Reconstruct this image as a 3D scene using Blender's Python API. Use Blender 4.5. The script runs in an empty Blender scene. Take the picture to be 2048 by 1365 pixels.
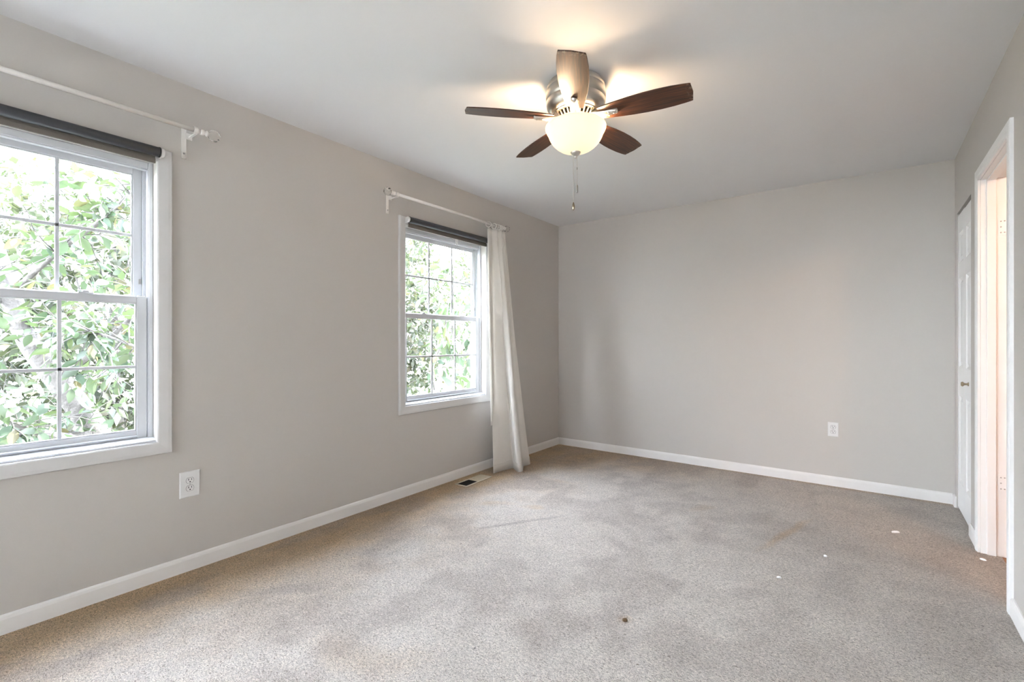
import bpy, bmesh, math, random
import numpy as np
from mathutils import Vector, Matrix, Quaternion

SC = bpy.context.scene
COL = SC.collection
PI = math.pi

# ------------------------------------------------------------------ camera
cd = bpy.data.cameras.new('camera')
cd.sensor_width = 36.0
cd.lens = 36.0 * 933.56 / 2048.0
cd.clip_start = 0.05
cd.clip_end = 200
cam = bpy.data.objects.new('camera', cd)
COL.objects.link(cam)
cam.location = (2.709, 0.0, 1.155)
cam.rotation_euler = (PI / 2, 0, math.radians(36.666))
SC.camera = cam

# ------------------------------------------------------------------ world, sun, exposure
SC.view_settings.view_transform = 'Standard'
SC.view_settings.look = 'None'
SC.view_settings.gamma = 1.0
SC.view_settings.use_curve_mapping = False
SC.view_settings.exposure = 1.66

W = bpy.data.worlds.new('sky')
SC.world = W
W.use_nodes = True
wn, wl = W.node_tree.nodes, W.node_tree.links
bg = wn['Background']
tc = wn.new('ShaderNodeTexCoord')
sx = wn.new('ShaderNodeSeparateXYZ')
rp = wn.new('ShaderNodeValToRGB')
wl.new(tc.outputs['Generated'], sx.inputs[0])
wl.new(sx.outputs['Z'], rp.inputs[0])
cr = rp.color_ramp
# thin bright haze low down, a much brighter high overcast above it
cr.elements[0].position = 0.24
cr.elements[0].color = (0.47, 0.485, 0.545, 1)
cr.elements[1].position = 0.46
cr.elements[1].color = (0.49, 0.52, 0.635, 1)
wl.new(rp.outputs[0], bg.inputs['Color'])
bg.inputs['Strength'].default_value = 26.0

sl = bpy.data.lights.new('sun', 'SUN')
sl.energy = 12.0
sl.angle = 0.02
sl.color = (1.0, 0.95, 0.86)
sun = bpy.data.objects.new('sun', sl)
COL.objects.link(sun)
sun.rotation_euler = Vector((-0.35, -0.62, -0.70)).to_track_quat('-Z', 'Y').to_euler()


BULB_W = 4.1
BULB_COL = (1.0, 0.71, 0.45)
HALL_W = 12.0
HALL_COL = (1.0, 0.62, 0.38)

# ------------------------------------------------------------------ helpers
random.seed(7)
RNG = np.random.default_rng(11)
MATS = {}


class NT:
    def __init__(self, name):
        self.m = bpy.data.materials.new(name)
        self.m.use_nodes = True
        self.t = self.m.node_tree
        self.n, self.l = self.t.nodes, self.t.links
        self.b = self.n['Principled BSDF']
        self.out = self.n['Material Output']

    def new(self, t, **kw):
        x = self.n.new('ShaderNode' + t)
        for k, v in kw.items():
            setattr(x, k, v)
        return x

    def link(self, a, b):
        self.l.new(a, b)

    def noise(self, vec, scale, detail=2.0, rough=0.5, dist=0.0):
        x = self.new('TexNoise')
        x.inputs['Scale'].default_value = scale
        x.inputs['Detail'].default_value = detail
        x.inputs['Roughness'].default_value = rough
        x.inputs['Distortion'].default_value = dist
        if vec is not None:
            self.link(vec, x.inputs['Vector'])
        return x.outputs['Fac']

    def ramp(self, fac, stops):
        r = self.new('ValToRGB')
        e = r.color_ramp.elements
        e[0].position, e[0].color = stops[0][0], (*stops[0][1], 1)
        e[1].position, e[1].color = stops[-1][0], (*stops[-1][1], 1)
        for p, c in stops[1:-1]:
            k = e.new(p)
            k.color = (*c, 1)
        self.link(fac, r.inputs[0])
        return r.outputs[0]

    def math(self, op, a, b=None, clamp=False):
        x = self.new('Math', operation=op, use_clamp=clamp)
        for i, v in enumerate((a, b)):
            if v is None:
                continue
            if isinstance(v, (int, float)):
                x.inputs[i].default_value = v
            else:
                self.link(v, x.inputs[i])
        return x.outputs[0]

    def mix(self, fac, a, b, blend='MIX'):
        x = self.new('Mix', data_type='RGBA', blend_type=blend)
        for i, v in ((0, fac), (6, a), (7, b)):
            if isinstance(v, (int, float)):
                x.inputs[i].default_value = v
            elif isinstance(v, tuple):
                x.inputs[i].default_value = (*v, 1)
            else:
                self.link(v, x.inputs[i])
        return x.outputs[2]

    def bump(self, h, strength, dist):
        x = self.new('Bump')
        x.inputs['Strength'].default_value = strength
        x.inputs['Distance'].default_value = dist
        self.link(h, x.inputs['Height'])
        self.link(x.outputs[0], self.b.inputs['Normal'])

    def obj(self):
        return self.new('TexCoord').outputs['Object']


def simple(name, col, rough=0.5, metal=0.0, bump=None, var=0.0, spec=None, scale=40.0):
    t = NT(name)
    t.b.inputs['Base Color'].default_value = (*col, 1)
    t.b.inputs['Roughness'].default_value = rough
    t.b.inputs['Metallic'].default_value = metal
    if spec is not None:
        t.b.inputs['Specular IOR Level'].default_value = spec
    v = t.obj()
    if var:
        f = t.noise(v, scale, 4)
        t.link(t.mix(f, tuple(c * (1 - var) for c in col), tuple(min(1, c * (1 + var)) for c in col)), t.b.inputs['Base Color'])
    if bump:
        t.bump(t.noise(v, bump[0], 3), bump[1], bump[2])
    MATS[name] = t.m
    return t.m


simple('wall_paint', (0.530, 0.500, 0.460), 0.62, bump=(260, 0.12, 0.002), var=0.012, scale=3, spec=0.3)
simple('ceiling_paint', (0.73, 0.725, 0.72), 0.8, bump=(180, 0.10, 0.002), var=0.01, scale=2, spec=0.2)
simple('dim_trim_paint', (0.60, 0.585, 0.565), 0.38, bump=(90, 0.06, 0.001), var=0.02, scale=9)  # white trim darkened in its colour to match the dimmer window wall
simple('baseboard_paint', (0.76, 0.735, 0.705), 0.38, bump=(90, 0.06, 0.001), var=0.02, scale=9)
simple('vinyl', (0.56, 0.57, 0.585), 0.35, var=0.015, scale=8)
simple('door_paint', (0.80, 0.79, 0.77), 0.4, bump=(60, 0.05, 0.001), var=0.01)  # lighter trim white, holding the right wall's brighter light in its colour
simple('plastic', (0.70, 0.69, 0.675), 0.35)
simple('slot_dark', (0.012, 0.011, 0.010), 0.6)  # near-black: painted shade in slots, gaps and vents; also blind flanges
simple('rod_white', (0.78, 0.75, 0.70), 0.4, var=0.02)
simple('ring_white', (0.76, 0.73, 0.67), 0.45, var=0.03)
simple('steel', (0.45, 0.44, 0.42), 0.35, 1.0)
simple('brass', (0.36, 0.29, 0.20), 0.28, 1.0, var=0.05)
simple('vent_metal', (0.62, 0.53, 0.40), 0.5, 0.0, var=0.08, scale=30)
simple('closet_shade', (0.10, 0.095, 0.09), 0.8)  # shade of the closed closet put into the colour
simple('hall_paint', (0.62, 0.56, 0.50), 0.6)
simple('pull_tab', (0.80, 0.80, 0.78), 0.25)
simple('scrap_white', (0.95, 0.94, 0.92), 0.6, var=0.03)
simple('lint_brown', (0.16, 0.10, 0.05), 0.9, var=0.2)
simple('bark', (0.075, 0.068, 0.062), 0.9, bump=(30, 0.8, 0.02), var=0.35, scale=14)
simple('lawn', (0.05, 0.055, 0.03), 0.95, bump=(20, 0.6, 0.05), var=0.35, scale=3)
simple('wood_floor', (0.40, 0.17, 0.06), 0.35, var=0.25, scale=10)
simple('wall_siding', (0.6, 0.6, 0.58), 0.7)


def mat_nickel():
    t = NT('brushed_nickel')
    v = t.obj()
    mp = t.new('Mapping')
    mp.inputs['Scale'].default_value = (3, 3, 260)
    t.link(v, mp.inputs[0])
    f = t.noise(mp.outputs[0], 4.0, 3)
    t.link(t.mix(f, (0.50, 0.46, 0.41), (0.66, 0.62, 0.56)), t.b.inputs['Base Color'])
    t.b.inputs['Metallic'].default_value = 1.0
    t.b.inputs['Roughness'].default_value = 0.34
    t.b.inputs['Anisotropic'].default_value = 0.4
    MATS['nickel'] = t.m


def mat_wood():
    t = NT('walnut_blade')
    v = t.obj()
    mp = t.new('Mapping')
    mp.inputs['Scale'].default_value = (1.6, 34, 8)
    t.link(v, mp.inputs[0])
    f = t.noise(mp.outputs[0], 3.2, 6, 0.62, 0.7)
    c = t.ramp(f, [(0.30, (0.012, 0.005, 0.003)), (0.50, (0.050, 0.016, 0.006)), (0.72, (0.13, 0.045, 0.015))])
    # dusty worn rim at the blade edges
    f2 = t.noise(v, 90, 4)
    sp = t.new('SeparateXYZ')
    t.link(v, sp.inputs[0])
    d = t.math('SUBTRACT', sp.outputs['X'], 0.515)
    d = t.math('MULTIPLY', d, 28, True)
    w = t.math('MULTIPLY', d, t.math('GREATER_THAN', f2, 0.54))
    c = t.mix(t.math('MULTIPLY', w, 0.5), c, (0.34, 0.27, 0.20))
    t.link(c, t.b.inputs['Base Color'])
    t.b.inputs['Roughness'].default_value = 0.42
    t.b.inputs['Coat Weight'].default_value = 0.12
    t.b.inputs['Coat Roughness'].default_value = 0.28
    t.bump(f, 0.15, 0.001)
    MATS['wood'] = t.m


def mat_bowl():
    t = NT('frosted_bowl')
    b = t.b
    b.inputs['Base Color'].default_value = (0.70, 0.64, 0.52, 1)
    b.inputs['Roughness'].default_value = 0.35
    tr = t.new('BsdfTranslucent')
    tr.inputs['Color'].default_value = (0.30, 0.255, 0.185, 1)
    em = t.new('Emission')
    em.inputs['Color'].default_value = (1.0, 0.84, 0.58, 1)
    em.inputs['Strength'].default_value = 0.24
    mx = t.new('MixShader')
    mx.inputs[0].default_value = 0.6
    ad = t.new('AddShader')
    t.link(b.outputs[0], mx.inputs[1])
    t.link(tr.outputs[0], mx.inputs[2])
    t.link(mx.outputs[0], ad.inputs[0])
    t.link(em.outputs[0], ad.inputs[1])
    t.link(ad.outputs[0], t.out.inputs[0])
    MATS['bowl'] = t.m


def mat_bulb():
    t = NT('lit_bulb')
    em = t.new('Emission')
    em.inputs['Color'].default_value = (1.0, 0.80, 0.55, 1)
    em.inputs['Strength'].default_value = 12.0
    t.link(em.outputs[0], t.out.inputs[0])
    MATS['bulb'] = t.m


def mat_glass():
    t = NT('window_glass')
    tr = t.new('BsdfTransparent')
    tr.inputs['Color'].default_value = (0.96, 0.985, 0.975, 1)
    gl = t.new('BsdfGlossy')
    gl.inputs['Roughness'].default_value = 0.02
    fr = t.new('Fresnel')
    fr.inputs['IOR'].default_value = 1.35
    mx = t.new('MixShader')
    ge = t.new('NewGeometry')
    t.link(t.math('MULTIPLY', fr.outputs[0], t.math('SUBTRACT', 1.0, ge.outputs['Backfacing'])), mx.inputs[0])
    t.link(tr.outputs[0], mx.inputs[1])
    t.link(gl.outputs[0], mx.inputs[2])
    t.link(mx.outputs[0], t.out.inputs[0])
    MATS['glass'] = t.m
    t = NT('clear_finial')
    t.b.inputs['Base Color'].default_value = (0.97, 0.97, 0.95, 1)
    t.b.inputs['Transmission Weight'].default_value = 1.0
    t.b.inputs['Roughness'].default_value = 0.02
    t.b.inputs['IOR'].default_value = 1.49
    MATS['clear'] = t.m


def mat_blind():
    t = NT('blind_fabric')
    v = t.obj()
    f = t.noise(v, 600, 2)
    t.link(t.mix(f, (0.022, 0.024, 0.028), (0.045, 0.047, 0.054)), t.b.inputs['Base Color'])
    t.b.inputs['Roughness'].default_value = 0.38
    t.b.inputs['Specular IOR Level'].default_value = 0.6
    MATS['blind'] = t.m
    t = NT('blind_hem_fabric')
    v = t.obj()
    f = t.noise(v, 500, 2)
    t.link(t.mix(f, (0.13, 0.115, 0.095), (0.19, 0.17, 0.145)), t.b.inputs['Base Color'])
    t.b.inputs['Roughness'].default_value = 0.8
    MATS['hem'] = t.m


def mat_curtain():
    t = NT('curtain_cotton')
    v = t.obj()
    w = t.noise(v, 700, 2)
    f = t.noise(v, 14, 4)
    c = t.mix(f, (0.80, 0.765, 0.71), (0.87, 0.84, 0.79))
    t.b.inputs['Roughness'].default_value = 0.9
    t.b.inputs['Specular IOR Level'].default_value = 0.1
    t.link(c, t.b.inputs['Base Color'])
    tr = t.new('BsdfTranslucent')
    tr.inputs['Color'].default_value = (0.85, 0.82, 0.76, 1)
    mx = t.new('MixShader')
    mx.inputs[0].default_value = 0.28
    t.bump(t.math('ADD', t.math('MULTIPLY', w, 0.3), f), 0.25, 0.004)
    t.link(t.b.outputs[0], mx.inputs[1])
    t.link(tr.outputs[0], mx.inputs[2])
    t.link(mx.outputs[0], t.out.inputs[0])
    MATS['curtain'] = t.m


def mat_leaf(name, a, b, warm):
    t = NT(name)
    at = t.new('Attribute', attribute_name='tint')
    sp = t.new('SeparateColor')
    t.link(at.outputs['Color'], sp.inputs[0])
    c = t.mix(sp.outputs['Red'], a, b)
    c = t.mix(sp.outputs['Green'], c, warm)
    t.link(c, t.b.inputs['Base Color'])
    t.b.inputs['Roughness'].default_value = 0.42
    t.b.inputs['Specular IOR Level'].default_value = 0.55
    tr = t.new('BsdfTranslucent')
    t.link(t.mix(0.4, c, (0.060, 0.078, 0.022), 'MIX'), tr.inputs['Color'])
    mx = t.new('MixShader')
    mx.inputs[0].default_value = 0.42
    t.link(t.b.outputs[0], mx.inputs[1])
    t.link(tr.outputs[0], mx.inputs[2])
    t.link(mx.outputs[0], t.out.inputs[0])
    MATS[name] = t.m


def mat_carpet():
    t = NT('carpet_pile')
    v = t.obj()
    at = t.new('Attribute', attribute_name='soil')
    sp = t.new('SeparateColor')
    t.link(at.outputs['Color'], sp.inputs[0])
    big = t.noise(v, 5.5, 5, 0.6, 0.4)
    mid = t.noise(v, 26, 5, 0.7)
    mp = t.new('Mapping')
    mp.inputs['Scale'].default_value = (1.0, 1.7, 1.0)
    mp.inputs['Rotation'].default_value = (0, 0, 0.5)
    t.link(v, mp.inputs[0])
    tuft = t.noise(mp.outputs[0], 118, 3, 0.7, 1.3)
    fine = t.noise(v, 430, 2, 0.6)
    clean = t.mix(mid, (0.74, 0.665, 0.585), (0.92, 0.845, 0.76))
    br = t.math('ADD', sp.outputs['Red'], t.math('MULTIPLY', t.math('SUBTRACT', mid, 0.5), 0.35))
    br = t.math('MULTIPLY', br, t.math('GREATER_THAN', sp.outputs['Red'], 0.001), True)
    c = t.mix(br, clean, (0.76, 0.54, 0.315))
    gr = t.math('MULTIPLY', sp.outputs['Green'], t.math('ADD', -0.45, t.math('MULTIPLY', mid, 2.7)), True)
    c = t.mix(gr, c, (0.47, 0.40, 0.35))
    # broad faint blotches where the pile lies differently
    bl = t.ramp(big, [(0.34, (0.90, 0.895, 0.89)), (0.58, (1, 1, 1))])
    c = t.mix(1.0, c, bl, 'MULTIPLY')
    sal = t.ramp(tuft, [(0.36, (0.44, 0.39, 0.34)), (0.46, (0.84, 0.83, 0.82)), (0.55, (1.10, 1.10, 1.10)), (0.64, (1.34, 1.34, 1.34))])
    c = t.mix(1.0, c, sal, 'MULTIPLY')
    fl = t.ramp(fine, [(0.32, (0.70, 0.68, 0.66)), (0.55, (1.05, 1.05, 1.05))])
    c = t.mix(1.0, c, fl, 'MULTIPLY')
    # isolated dark specks
    vo = t.new('TexVoronoi')
    vo.inputs['Scale'].default_value = 9.0
    t.link(v, vo.inputs['Vector'])
    sep = t.new('SeparateColor')
    t.link(vo.outputs['Color'], sep.inputs[0])
    k = t.math('MULTIPLY', t.math('LESS_THAN', vo.outputs['Distance'], 0.045), t.math('GREATER_THAN', sep.outputs['Red'], 0.82))
    c = t.mix(t.math('MULTIPLY', k, 0.7), c, (0.06, 0.045, 0.035))
    t.link(c, t.b.inputs['Base Color'])
    t.b.inputs['Roughness'].default_value = 0.95
    t.b.inputs['Specular IOR Level'].default_value = 0.05
    t.b.inputs['Sheen Weight'].default_value = 0.15
    h = t.math('ADD', t.math('MULTIPLY', tuft, 1.0), t.math('MULTIPLY', fine, 0.45))
    h = t.math('ADD', h, t.math('MULTIPLY', mid, 0.8))
    t.bump(h, 1.0, 0.016)
    MATS['carpet'] = t.m


mat_nickel(); mat_wood(); mat_bowl(); mat_bulb(); mat_glass(); mat_blind(); mat_curtain(); mat_carpet()
mat_leaf('leaf_near', (0.022, 0.045, 0.028), (0.044, 0.066, 0.026), (0.10, 0.074, 0.036))
mat_leaf('leaf_far', (0.024, 0.035, 0.021), (0.052, 0.060, 0.034), (0.085, 0.070, 0.040))

# rotation of everything on the right wall (that wall is a touch out of square)
XR = 3.249
SKEW = Matrix.Translation((XR, 4.514, 0)) @ Matrix.Rotation(-0.0125, 4, 'Z') @ Matrix.Translation((-XR, -4.514, 0))


class MB:
    def __init__(self):
        self.v, self.f, self.s = [], [], []

    def add(self, vs, fs, smooth=False):
        o = len(self.v)
        self.v += [tuple(x) for x in vs]
        self.f += [tuple(i + o for i in q) for q in fs]
        self.s += [smooth] * len(fs)

    def box(self, a, b):
        x0, x1 = sorted((a[0], b[0])); y0, y1 = sorted((a[1], b[1])); z0, z1 = sorted((a[2], b[2]))
        self.add([(x0, y0, z0), (x1, y0, z0), (x1, y1, z0), (x0, y1, z0), (x0, y0, z1), (x1, y0, z1), (x1, y1, z1), (x0, y1, z1)],
                 [(0, 3, 2, 1), (4, 5, 6, 7), (0, 1, 5, 4), (1, 2, 6, 5), (2, 3, 7, 6), (3, 0, 4, 7)])
        return self

    def prism(self, prof, axis, a, b):
        """extrude a closed 2-D profile (list of 2-tuples) from a to b along axis 0/1/2"""
        n = len(prof)
        def P(p, t):
            q = list(p); q.insert(axis, t); return tuple(q)
        vs = [P(p, a) for p in prof] + [P(p, b) for p in prof]
        fs = [(i, (i + 1) % n, n + (i + 1) % n, n + i) for i in range(n)]
        fs += [tuple(range(n))[::-1], tuple(range(n, 2 * n))]
        self.add(vs, fs)
        return self

    def lathe(self, prof, c=(0, 0, 0), n=48, axis=2, smooth=True, ribs=0, amp=0.0, twist=0.0, closed=False):
        rings = []
        L = len(prof)
        vs = []
        for j, (r, z) in enumerate(prof):
            for i in range(n):
                a = 2 * PI * i / n
                rr = r * (1 + amp * math.cos(ribs * (a + twist * j / max(1, L - 1)))) if ribs else r
                p = [rr * math.cos(a), rr * math.sin(a)]
                p.insert(axis, z)
                vs.append((p[0] + c[0], p[1] + c[1], p[2] + c[2]))
        fs = []
        m = L if closed else L - 1
        for j in range(m):
            k = (j + 1) % L
            for i in range(n):
                i2 = (i + 1) % n
                fs.append((j * n + i, j * n + i2, k * n + i2, k * n + i))
        if not closed:
            if prof[0][0] > 1e-6:
                fs.append(tuple(range(n))[::-1])
            if prof[-1][0] > 1e-6:
                fs.append(tuple(range((L - 1) * n, L * n)))
        self.add(vs, fs, smooth)
        return self

    def tube(self, pts, rad, n=10, cap=True, smooth=True):
        pts = [Vector(p) for p in pts]
        if isinstance(rad, (int, float)):
            rad = [rad] * len(pts)
        vs, fs = [], []
        up = None
        for j, p in enumerate(pts):
            d = (pts[min(j + 1, len(pts) - 1)] - pts[max(j - 1, 0)]).normalized()
            if up is None:
                up = d.orthogonal().normalized()
            else:
                up = (up - d * up.dot(d))
                up = up.normalized() if up.length > 1e-6 else d.orthogonal().normalized()
            s = d.cross(up)
            for i in range(n):
                a = 2 * PI * i / n
                vs.append(p + (up * math.cos(a) + s * math.sin(a)) * rad[j])
        for j in range(len(pts) - 1):
            for i in range(n):
                i2 = (i + 1) % n
                fs.append((j * n + i, j * n + i2, (j + 1) * n + i2, (j + 1) * n + i))
        if cap:
            fs.append(tuple(range(n))[::-1])
            fs.append(tuple(range((len(pts) - 1) * n, len(pts) * n)))
        self.add(vs, fs, smooth)
        return self

    def torus(self, c, R, r, axis=2, n=28, m=10):
        prof = [(R + r * math.cos(2 * PI * k / m), r * math.sin(2 * PI * k / m)) for k in range(m)]
        return self.lathe(prof, c, n, axis, True, closed=True)

    def xf(self, M):
        self.v = [tuple(M @ Vector(p)) for p in self.v]
        return self

    def build(self, name, mat, parent=None, bevel=0.0, seg=2, world=False):
        me = bpy.data.meshes.new(name)
        me.from_pydata(self.v, [], self.f)
        me.polygons.foreach_set('use_smooth', self.s)
        me.update()
        bm = bmesh.new(); bm.from_mesh(me)
        bmesh.ops.recalc_face_normals(bm, faces=bm.faces[:])
        bm.to_mesh(me); bm.free()
        me.materials.append(MATS[mat])
        o = bpy.data.objects.new(name, me)
        COL.objects.link(o)
        if bevel:
            md = o.modifiers.new('bevel', 'BEVEL')
            md.width = bevel; md.segments = seg; md.limit_method = 'ANGLE'; md.angle_limit = 0.6
            md.harden_normals = False
        if parent is not None:
            o.parent = parent
            if world:   # coordinates were given in world space, parent is only translated
                o.matrix_parent_inverse = Matrix.Translation(-Vector(parent.location))
        return o


def tag(o, label, cat, group=None, kind=None):
    o['label'] = label
    o['category'] = cat
    if group:
        o['group'] = group
    if kind:
        o['kind'] = kind
    return o


def thing(name, label, cat, loc=(0, 0, 0), rot=(0, 0, 0), group=None, kind=None):
    o = bpy.data.objects.new(name, None)
    o.empty_display_size = 0.05
    COL.objects.link(o)
    o.location = loc
    o.rotation_euler = rot
    return tag(o, label, cat, group, kind)


# ------------------------------------------------------------------ room shell
H = 2.44
YB = 4.514
YR = -3.1
# windows: inner opening half-width, bottom, top, centre y
WY = {1: 0.315, 2: 2.768, 3: -1.35, 4: -2.42}  # last two are unseen windows, added behind the camera for daylight
HWI, WZ0, WZ1 = 0.464, 0.670, 2.018

def wall_with_holes(holes, y0, y1, x0, x1, z1, extra=0.0):
    m = MB()
    ys = sorted(set([y0, y1] + [h[0] for h in holes] + [h[1] for h in holes]))
    for a, b in zip(ys[:-1], ys[1:]):
        hit = [h for h in holes if h[0] < (a + b) / 2 < h[1]]
        if not hit:
            m.box((x0, a, 0), (x1, b, z1))
        else:
            h = hit[0]
            if h[2] > 0:
                m.box((x0, a, 0), (x1, b, h[2]))
            m.box((x0, a, h[3]), (x1, b, z1))
    return m

wl_ = wall_with_holes([(WY[k] - HWI, WY[k] + HWI, WZ0, WZ1) for k in WY], YR - 0.12, YB + 0.12, -0.16, 0.0, H)
tag(wl_.build('wall_left', 'wall_paint'), 'greige painted wall with the double hung windows', 'wall', kind='structure')
tag(MB().box((0, YB, 0), (XR + 0.9, YB + 0.12, H)).build('wall_back', 'wall_paint'), 'plain greige end wall between the curtain corner and the closet', 'wall', kind='structure')
DY0, DY1, DZ = 2.885, 3.568, 2.035      # doorway
CY0, CY1, CZ = 3.855, 4.425, 2.030      # closet opening
XW = XR + 0.115
mr = wall_with_holes([(DY0, DY1, 0, DZ), (CY0, CY1, 0, CZ)], YR, YB, XR, XW, H)
tag(mr.xf(SKEW).build('wall_right', 'wall_paint'), 'greige wall holding the narrow doorway and the closet', 'wall', kind='structure')
m = MB()
RX0, RX1, RZ0, RZ1 = 1.15, 1.95, 0.75, 1.95  # opening for the added rear window
m.box((0, YR - 0.12, 0), (RX0, YR, H)); m.box((RX1, YR - 0.12, 0), (XR + 0.2, YR, H))
m.box((RX0, YR - 0.12, 0), (RX1, YR, RZ0)); m.box((RX0, YR - 0.12, RZ1), (RX1, YR, H))
tag(m.build('wall_rear', 'wall_paint'), 'greige wall behind the camera', 'wall', kind='structure')
tag(MB().box((-0.16, YR - 0.12, H), (5.3, YB + 0.12, H + 0.14)).build('ceiling', 'ceiling_paint'), 'smooth flat white painted ceiling with the fan', 'ceiling', kind='structure')


def floor():
    x0, x1, y0, y1, st = 0.0, XR + 0.07, YR, YB, 0.02
    nx, ny = int((x1 - x0) / st) + 1, int((y1 - y0) / st) + 1
    xs, ys = np.linspace(x0, x1, nx), np.linspace(y0, y1, ny)
    X, Y = np.meshgrid(xs, ys)
    vs = np.stack([X.ravel(), Y.ravel(), np.zeros(X.size)], 1)
    fs = [(j * nx + i, j * nx + i + 1, (j + 1) * nx + i + 1, (j + 1) * nx + i) for j in range(ny - 1) for i in range(nx - 1)]
    m = MB()
    m.add(vs.tolist(), fs)
    o = m.build('floor', 'carpet')
    sm = lambda t: np.clip(t, 0, 1) ** 2 * (3 - 2 * np.clip(t, 0, 1))
    rn = np.random.default_rng(5)
    def vnoise(cell, ax=1.0):
        g = rn.random((260, 260))
        u, w = X / cell + 20, (Y - YR) / (cell * ax) + 20
        i, j = np.floor(u).astype(int), np.floor(w).astype(int)
        fu, fw = sm(u - i), sm(w - j)
        i, j = i % 259, j % 259
        return (g[i, j] * (1 - fu) + g[i + 1, j] * fu) * (1 - fw) + (g[i, j + 1] * (1 - fu) + g[i + 1, j + 1] * fu) * fw
    def fbm(cell, n=4, ax=1.0):
        return sum(vnoise(cell / 2 ** k, ax) * .5 ** k for k in range(n)) / sum(.5 ** k for k in range(n))
    f1, f2, f3 = fbm(.55), fbm(.30), fbm(.16)
    wx, wy = (fbm(.30) - .5) * .22, (fbm(.30) - .5) * .22
    # soiled margin along the window wall and in the far left corner
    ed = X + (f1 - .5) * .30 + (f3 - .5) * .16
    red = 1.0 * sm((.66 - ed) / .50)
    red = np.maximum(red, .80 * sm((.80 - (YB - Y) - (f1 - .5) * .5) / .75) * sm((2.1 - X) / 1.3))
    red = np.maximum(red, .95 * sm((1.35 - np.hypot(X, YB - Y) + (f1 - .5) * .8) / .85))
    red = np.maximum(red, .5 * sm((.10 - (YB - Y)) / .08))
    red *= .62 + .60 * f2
    # faint tan veil over the left half
    red = np.maximum(red, .34 * sm((1.25 - X) / .9) * sm((f2 - .36) / .3))
    def ell(cx, cy, rx, ry, ang, st, warp=1.0):
        c, s_ = math.cos(ang), math.sin(ang)
        x_, y_ = X + wx * warp - cx, Y + wy * warp - cy
        u = x_ * c + y_ * s_
        w = -x_ * s_ + y_ * c
        return st * sm(1.3 - np.hypot(u / rx, w / ry)) * (.55 + .8 * (f3 - .1))
    for e in [(0.62, 2.60, 0.14, 0.05, 0.6, .45), (0.86, 2.66, 0.10, 0.04, 0.4, .45), (2.36, 3.22, 0.030, 0.36, -0.30, .75, .35),
              (1.25, 1.07, 0.3, 0.12, 0.2, .3), (0.72, 3.3, 0.10, 0.06, 0.3, .35), (1.85, 3.35, 0.12, 0.05, 0.9, .3), (1.93, 1.83, 0.03, 0.03, 0, .8, .1)]:
        red = np.maximum(red, ell(*e))
    grn = .50 * sm((f2 - .50) / .22) * sm((f1 - .38) / .2)
    grn = np.maximum(grn, .42 * sm((fbm(.22, 3, 1.6) - .56) / .16))
    for e in [(0.60, 1.15, .22, .06, .9, .65), (1.15, 1.30, .10, .08, .4, .5), (0.98, 2.42, .36, .020, 1.0, .80, .3), (1.10, 2.95, .28, .08, .2, .5),
              (1.38, 2.78, .24, .06, -.5, .5), (1.62, 2.45, .20, .05, -.4, .45), (1.55, 1.75, .16, .10, .3, .5), (1.70, 1.50, .10, .08, .5, .55),
              (2.22, 1.72, .10, .05, .2, .5), (2.30, 2.35, .08, .06, .3, .6), (2.5, 3.2, .35, .15, .3, .35), (2.95, 2.35, .18, .14, .1, .45),
              (1.6, 3.3, .30, .10, .1, .35), (2.0, 1.25, .15, .10, 0, .5)]:
        grn = np.maximum(grn, ell(*e))
    grn *= 1 - .45 * sm((X - 1.9) / .9)
    a = o.data.attributes.new('soil', 'FLOAT_COLOR', 'POINT')
    buf = np.stack([red.ravel(), grn.ravel(), np.zeros(X.size), np.ones(X.size)], 1).astype(np.float32)
    a.data.foreach_set('color', buf.ravel())
    return tag(o, 'worn beige wall to wall carpet, brown along the edges', 'carpet', kind='structure')

floor()

# baseboards : profile (offset from wall, z)
BBP = [(0, 0), (0.012, 0), (0.012, 0.058), (0.0095, 0.069), (0.005, 0.076), (0, 0.076)]

def bb_left():
    MB().prism([(x, z) for x, z in BBP], 1, YR, YB).build('baseboard_left', 'baseboard_paint')
    tag(bpy.data.objects['baseboard_left'], 'white baseboard under the two windows', 'baseboard', kind='structure')
bb_left()
m = MB().prism([(YB - x, z) for x, z in BBP], 0, 0.012, XR - 0.012)
tag(m.build('baseboard_back', 'baseboard_paint'), 'white baseboard along the plain end wall', 'baseboard', kind='structure')
m = MB()
m.prism([(XR - x, z) for x, z in BBP], 1, YR, DY0 - 0.062)
m.prism([(XR - x, z) for x, z in BBP], 1, CY1 + 0.004, YB - 0.012)
m.prism([(XR - x, z) for x, z in BBP], 1, DY1 + 0.062, CY0 - 0.012)
tag(m.xf(SKEW).build('baseboard_right', 'baseboard_paint'), 'white baseboard pieces beside the doorway and closet', 'baseboard', kind='structure')


# ------------------------------------------------------------------ windows
def ring(m, y0, y1, z0, z1, wl, wr, wb, wt, xa, xb):
    """rectangular frame in a plane x = const, outer rect y0..y1, z0..z1 with member widths"""
    m.box((xa, y0, z0), (xb, y0 + wl, z1))
    m.box((xa, y1 - wr, z0), (xb, y1, z1))
    m.box((xa, y0 + wl, z0), (xb, y1 - wr, z0 + wb))
    m.box((xa, y0 + wl, z1 - wt), (xb, y1 - wr, z1))


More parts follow.
